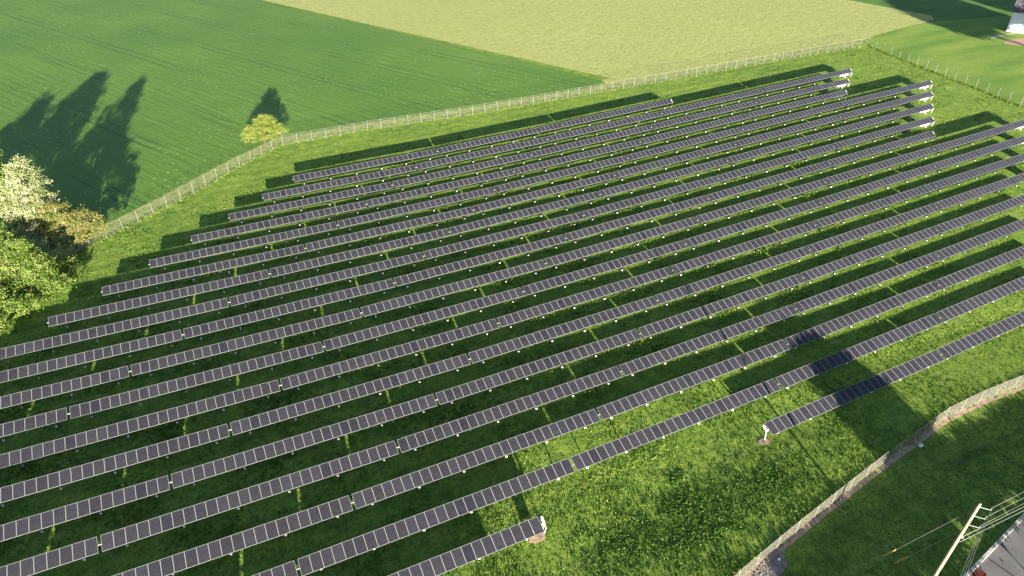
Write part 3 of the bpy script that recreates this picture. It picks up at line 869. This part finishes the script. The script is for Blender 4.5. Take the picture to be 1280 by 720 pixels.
# ------------------------------------------------------------------ utility pole, wires, guys
PX, PY = 48.8, 14.7
pz = tz(PX, PY)
pole = tag(empty('utility_pole', (PX, PY, pz)), 'pale timber utility pole with short side brackets by the road', 'pole')
link('shaft', MB().tube([(0, 0, -0.5), (0, 0, 6), (0, 0, 13.6), (0, 0, 13.65)], [0.17, 0.15, 0.115, 0.06], 12).mesh('shaft', M['pole'], True), pole)
bd = Vector((0.62, -0.78, 0))
for h in (13.25, 12.1, 10.95):
    link('bracket', MB().tube([(0, 0, h), bd * 0.85 + Vector((0, 0, h + 0.06))], 0.03, 6).mesh('bracket', M['ins']), pole)
    link('insulator', MB().tube([bd * 0.85 + Vector((0, 0, h + 0.03)), bd * 0.85 + Vector((0, 0, h + 0.12)), bd * 0.85 + Vector((0, 0, h + 0.2)), bd * 0.85 + Vector((0, 0, h + 0.3))], [0.03, 0.05, 0.03, 0.045], 8).mesh('insulator', M['ins']), pole)
link('cable_clamp', MB().box((0.1, -0.14, 9.4), (0.14, 0.2, 0.25)).mesh('cable_clamp', M['ins']), pole)
def span(a, b, sag, r, name, label, n=20):
    a, b = Vector(a), Vector(b)
    pts = [a.lerp(b, i / n) - Vector((0, 0, 4 * sag * (i / n) * (1 - i / n))) for i in range(n + 1)]
    o = MB().tube([p - a for p in pts], r, 5).mesh(name, M['wire'], True)
    return tag(link(name, o, None, a), label, 'wire', 'overhead wires at the utility pole')
for i, (h, lab) in enumerate([(13.3, 'topmost'), (12.15, 'second'), (11.0, 'third')]):
    a = Vector((PX, PY, pz + h + 0.28)) + bd * 0.85
    span(a, (PX + 60, PY - 2.0, pz + h + 2), 0.8, 0.010, 'overhead_wire', '%s thin overhead wire running right from the utility pole' % lab)
    span(a, (PX - 46, PY - 20, pz + h), 0.8, 0.009, 'overhead_wire', '%s thin overhead wire running down-left from the utility pole' % lab)
for h, lab in ((9.4, 'upper thick'), (8.6, 'lower thick')):
    span((PX + 0.15, PY - 0.15, pz + h), (PX + 60, PY - 2.3, pz + h + 1.6), 0.9, 0.016, 'overhead_wire', '%s overhead cable running right from the utility pole' % lab)
for (ax, ay), h, lab in (((49.0, 19.2), 13.2, 'left'), ((49.5, 18.2), 10.4, 'right')):
    az = tz(ax, ay)
    g = tag(empty('guy_wire', (ax, ay, az)), 'guy wire with a yellow sleeve, %s of the two beside the pole' % lab, 'wire', 'guy wires of the utility pole')
    d = Vector((PX - ax, PY - ay, pz + h - az))
    link('wire', MB().tube([(0, 0, -0.1), d], 0.010, 5).mesh('wire', M['wire']), g)
    u = d.normalized()
    link('yellow_sleeve', MB().tube([u * 0.15, u * 2.4], 0.06, 8).mesh('yellow_sleeve', M['yellow']), g)
    link('anchor_rod', MB().tube([(0, 0, -0.2), u * 0.2], 0.03, 6).mesh('anchor_rod', M['galv']), g)

# drain grate at the kerb
gp = rp(0.9, -0.55)
gr = tag(empty('drain_grate', (gp[0], gp[1], tz(*gp) + 0.06), math.atan2(rd.y, rd.x)), 'rusty iron drain grate beside the kerb at the lower edge', 'grate')
link('grate_frame', MB().box((0, 0.4, 0.02), (1.3, 0.08, 0.06)).box((0, -0.4, 0.02), (1.3, 0.08, 0.06)).box((-0.61, 0, 0.02), (0.08, 0.72, 0.06)).box((0.61, 0, 0.02), (0.08, 0.72, 0.06)).mesh('grate_frame', M['rust']), gr)
gm = MB().box((0, 0, 0.015), (0.06, 0.72, 0.045)).mesh('grate_bar', M['rust'])
for i in range(9): link('grate_bar', gm, gr, (-0.5 + i * 0.125, 0, 0))
link('grate_pit', MB().box((0, 0, -0.02), (1.18, 0.74, 0.04)).mesh('grate_pit', M['rust']), gr)

def rock(name, x, y, s, mat, label, cat, seed):
    bm = bmesh.new(); bmesh.ops.create_icosphere(bm, subdivisions=2, radius=1)
    rs = np.random.default_rng(seed)
    for v in bm.verts: v.co = Vector((v.co.x * s[0], v.co.y * s[1], v.co.z * s[2])) * (1 + rs.normal() * 0.13)
    me = bpy.data.meshes.new(name); bm.to_mesh(me); bm.free(); me.materials.append(mat)
    return tag(link(name, me, None, (x, y, tz(x, y) + s[2] * 0.7)), label, cat)
rock('white_litter', 64.3, 27.0, (0.34, 0.22, 0.16), M['white'], 'crumpled white litter in the shade at the foot of the front fence', 'litter', 1)
rock('white_stone', 39.8, 23.2, (0.16, 0.14, 0.1), M['white'], 'small white stone at the edge of the gravel by the front fence', 'stone', 2)
# gravel stones
st = MB()
ico = bmesh.new(); bmesh.ops.create_icosphere(ico, subdivisions=1, radius=1)
iv = [v.co.copy() for v in ico.verts]; jf = [[v.index for v in f.verts] for f in ico.faces]; ico.free()
for i in range(260):
    a = random.random(); x = 34.8 + 5.6 * a; y = 21.6 + 0.35 * (x - 34.8) + random.uniform(-0.3, 0.9) * (0.6 + 0.4 * math.sin(a * 3))
    s = random.uniform(0.03, 0.085); o = len(st.v); z = tz(x, y) + 0.08
    rm = Matrix.Rotation(random.random() * 6, 3, 'Z')
    for v in iv:
        q = rm @ Vector((v.x * s * 1.3, v.y * s, v.z * s * 0.7)) * random.uniform(0.85, 1.15)
        st.v.append((x + q.x, y + q.y, z + q.z))
    for f in jf: st.f.append(tuple(o + k for k in f)); st.mi.append(0)
me = bpy.data.meshes.new('gravel_stones'); me.from_pydata(st.v, [], st.f); me.materials.append(M['stone']); me.update()
tag(link('gravel_stones', me), 'loose grey stones beside the front fence at the lower edge', 'gravel', kind='stuff')

# ------------------------------------------------------------------ house, path, patio
HX, HY = 221.4, 123.2
hz = tz(HX, HY)
house = tag(empty('house', (HX, HY, hz), R(-62)), 'pale blue-white house with a dark roof at the upper right corner', 'house')
HL, HD, HH = 14.0, 9.5, 4.9        # local +x along the seen wall, +y away from the camera
link('wall', MB().box((HL / 2, HD / 2, 0.6 + HH / 2), (HL, HD, HH)).mesh('wall', M['siding']), house)
link('foundation', MB().box((HL / 2, HD / 2, 0.1), (HL - 0.1, HD - 0.1, 1.0)).mesh('foundation', M['conc']), house)
rb = MB(); z0 = HH + 0.62; ov = 0.45; rh = 3.0
A = [(-ov, -ov, z0), (HL + ov, -ov, z0), (HL + ov, HD / 2, z0 + rh), (-ov, HD / 2, z0 + rh), (-ov, HD + ov, z0), (HL + ov, HD + ov, z0)]
up_ = [(p[0], p[1], p[2] + 0.18) for p in A]
rb.face([up_[0], up_[1], up_[2], up_[3]]); rb.face([up_[3], up_[2], up_[5], up_[4]]); rb.face([A[1], A[0], A[4], A[5]])
rb.face([A[0], A[1], up_[1], up_[0]]); rb.face([A[5], A[4], up_[4], up_[5]]); rb.face([A[0], up_[0], up_[3], up_[4], A[4]]); rb.face([A[1], A[5], up_[5], up_[2], up_[1]])
rf = link('roof', rb.mesh('roof', M['roof']), house)
link('chimney', MB().box((HL * 0.7, HD * 0.5, z0 + rh + 0.3), (0.9, 0.9, 1.8)).mesh('chimney', M['brick']), rf)
for x0 in (4.5, 9.0):
    for zc in (2.4,):
        w = link('window', MB().box((x0, -0.03, zc), (1.2, 0.10, 1.5)).mesh('window', M['white']), house)
        link('pane', MB().box((x0, -0.07, zc), (1.0, 0.06, 1.3)).mesh('pane', M['glass']), w)
dr = link('door', MB().box((12.2, -0.03, 1.65), (1.0, 0.1, 2.1)).mesh('door', M['door']), house)
link('handle', MB().box((11.85, -0.1, 1.6), (0.06, 0.06, 0.15)).mesh('handle', M['galv']), dr)
strip('garden_path', [(211.5, 120.6), (216, 121.0), (223.3, 120.4)], -0.35, 0.45, M['conc'], 0.07, 2.0)
drape('brick_patio', [[(209.4, 115.6), (211.0, 112.8), (216, 109.5), (224, 110), (222, 116), (216, 117.3), (211, 116.9)]], M['brick'], 0.06, 2.0)
rock('grey_boulder', 212.5, 141.2, (0.7, 0.5, 0.45), M['stone'], 'grey boulder where the lawn meets the ripening field, left one', 'boulder', 3)
rock('grey_boulder', 214.2, 141.8, (0.5, 0.5, 0.4), M['stone'], 'grey boulder where the lawn meets the ripening field, right one', 'boulder', 4)
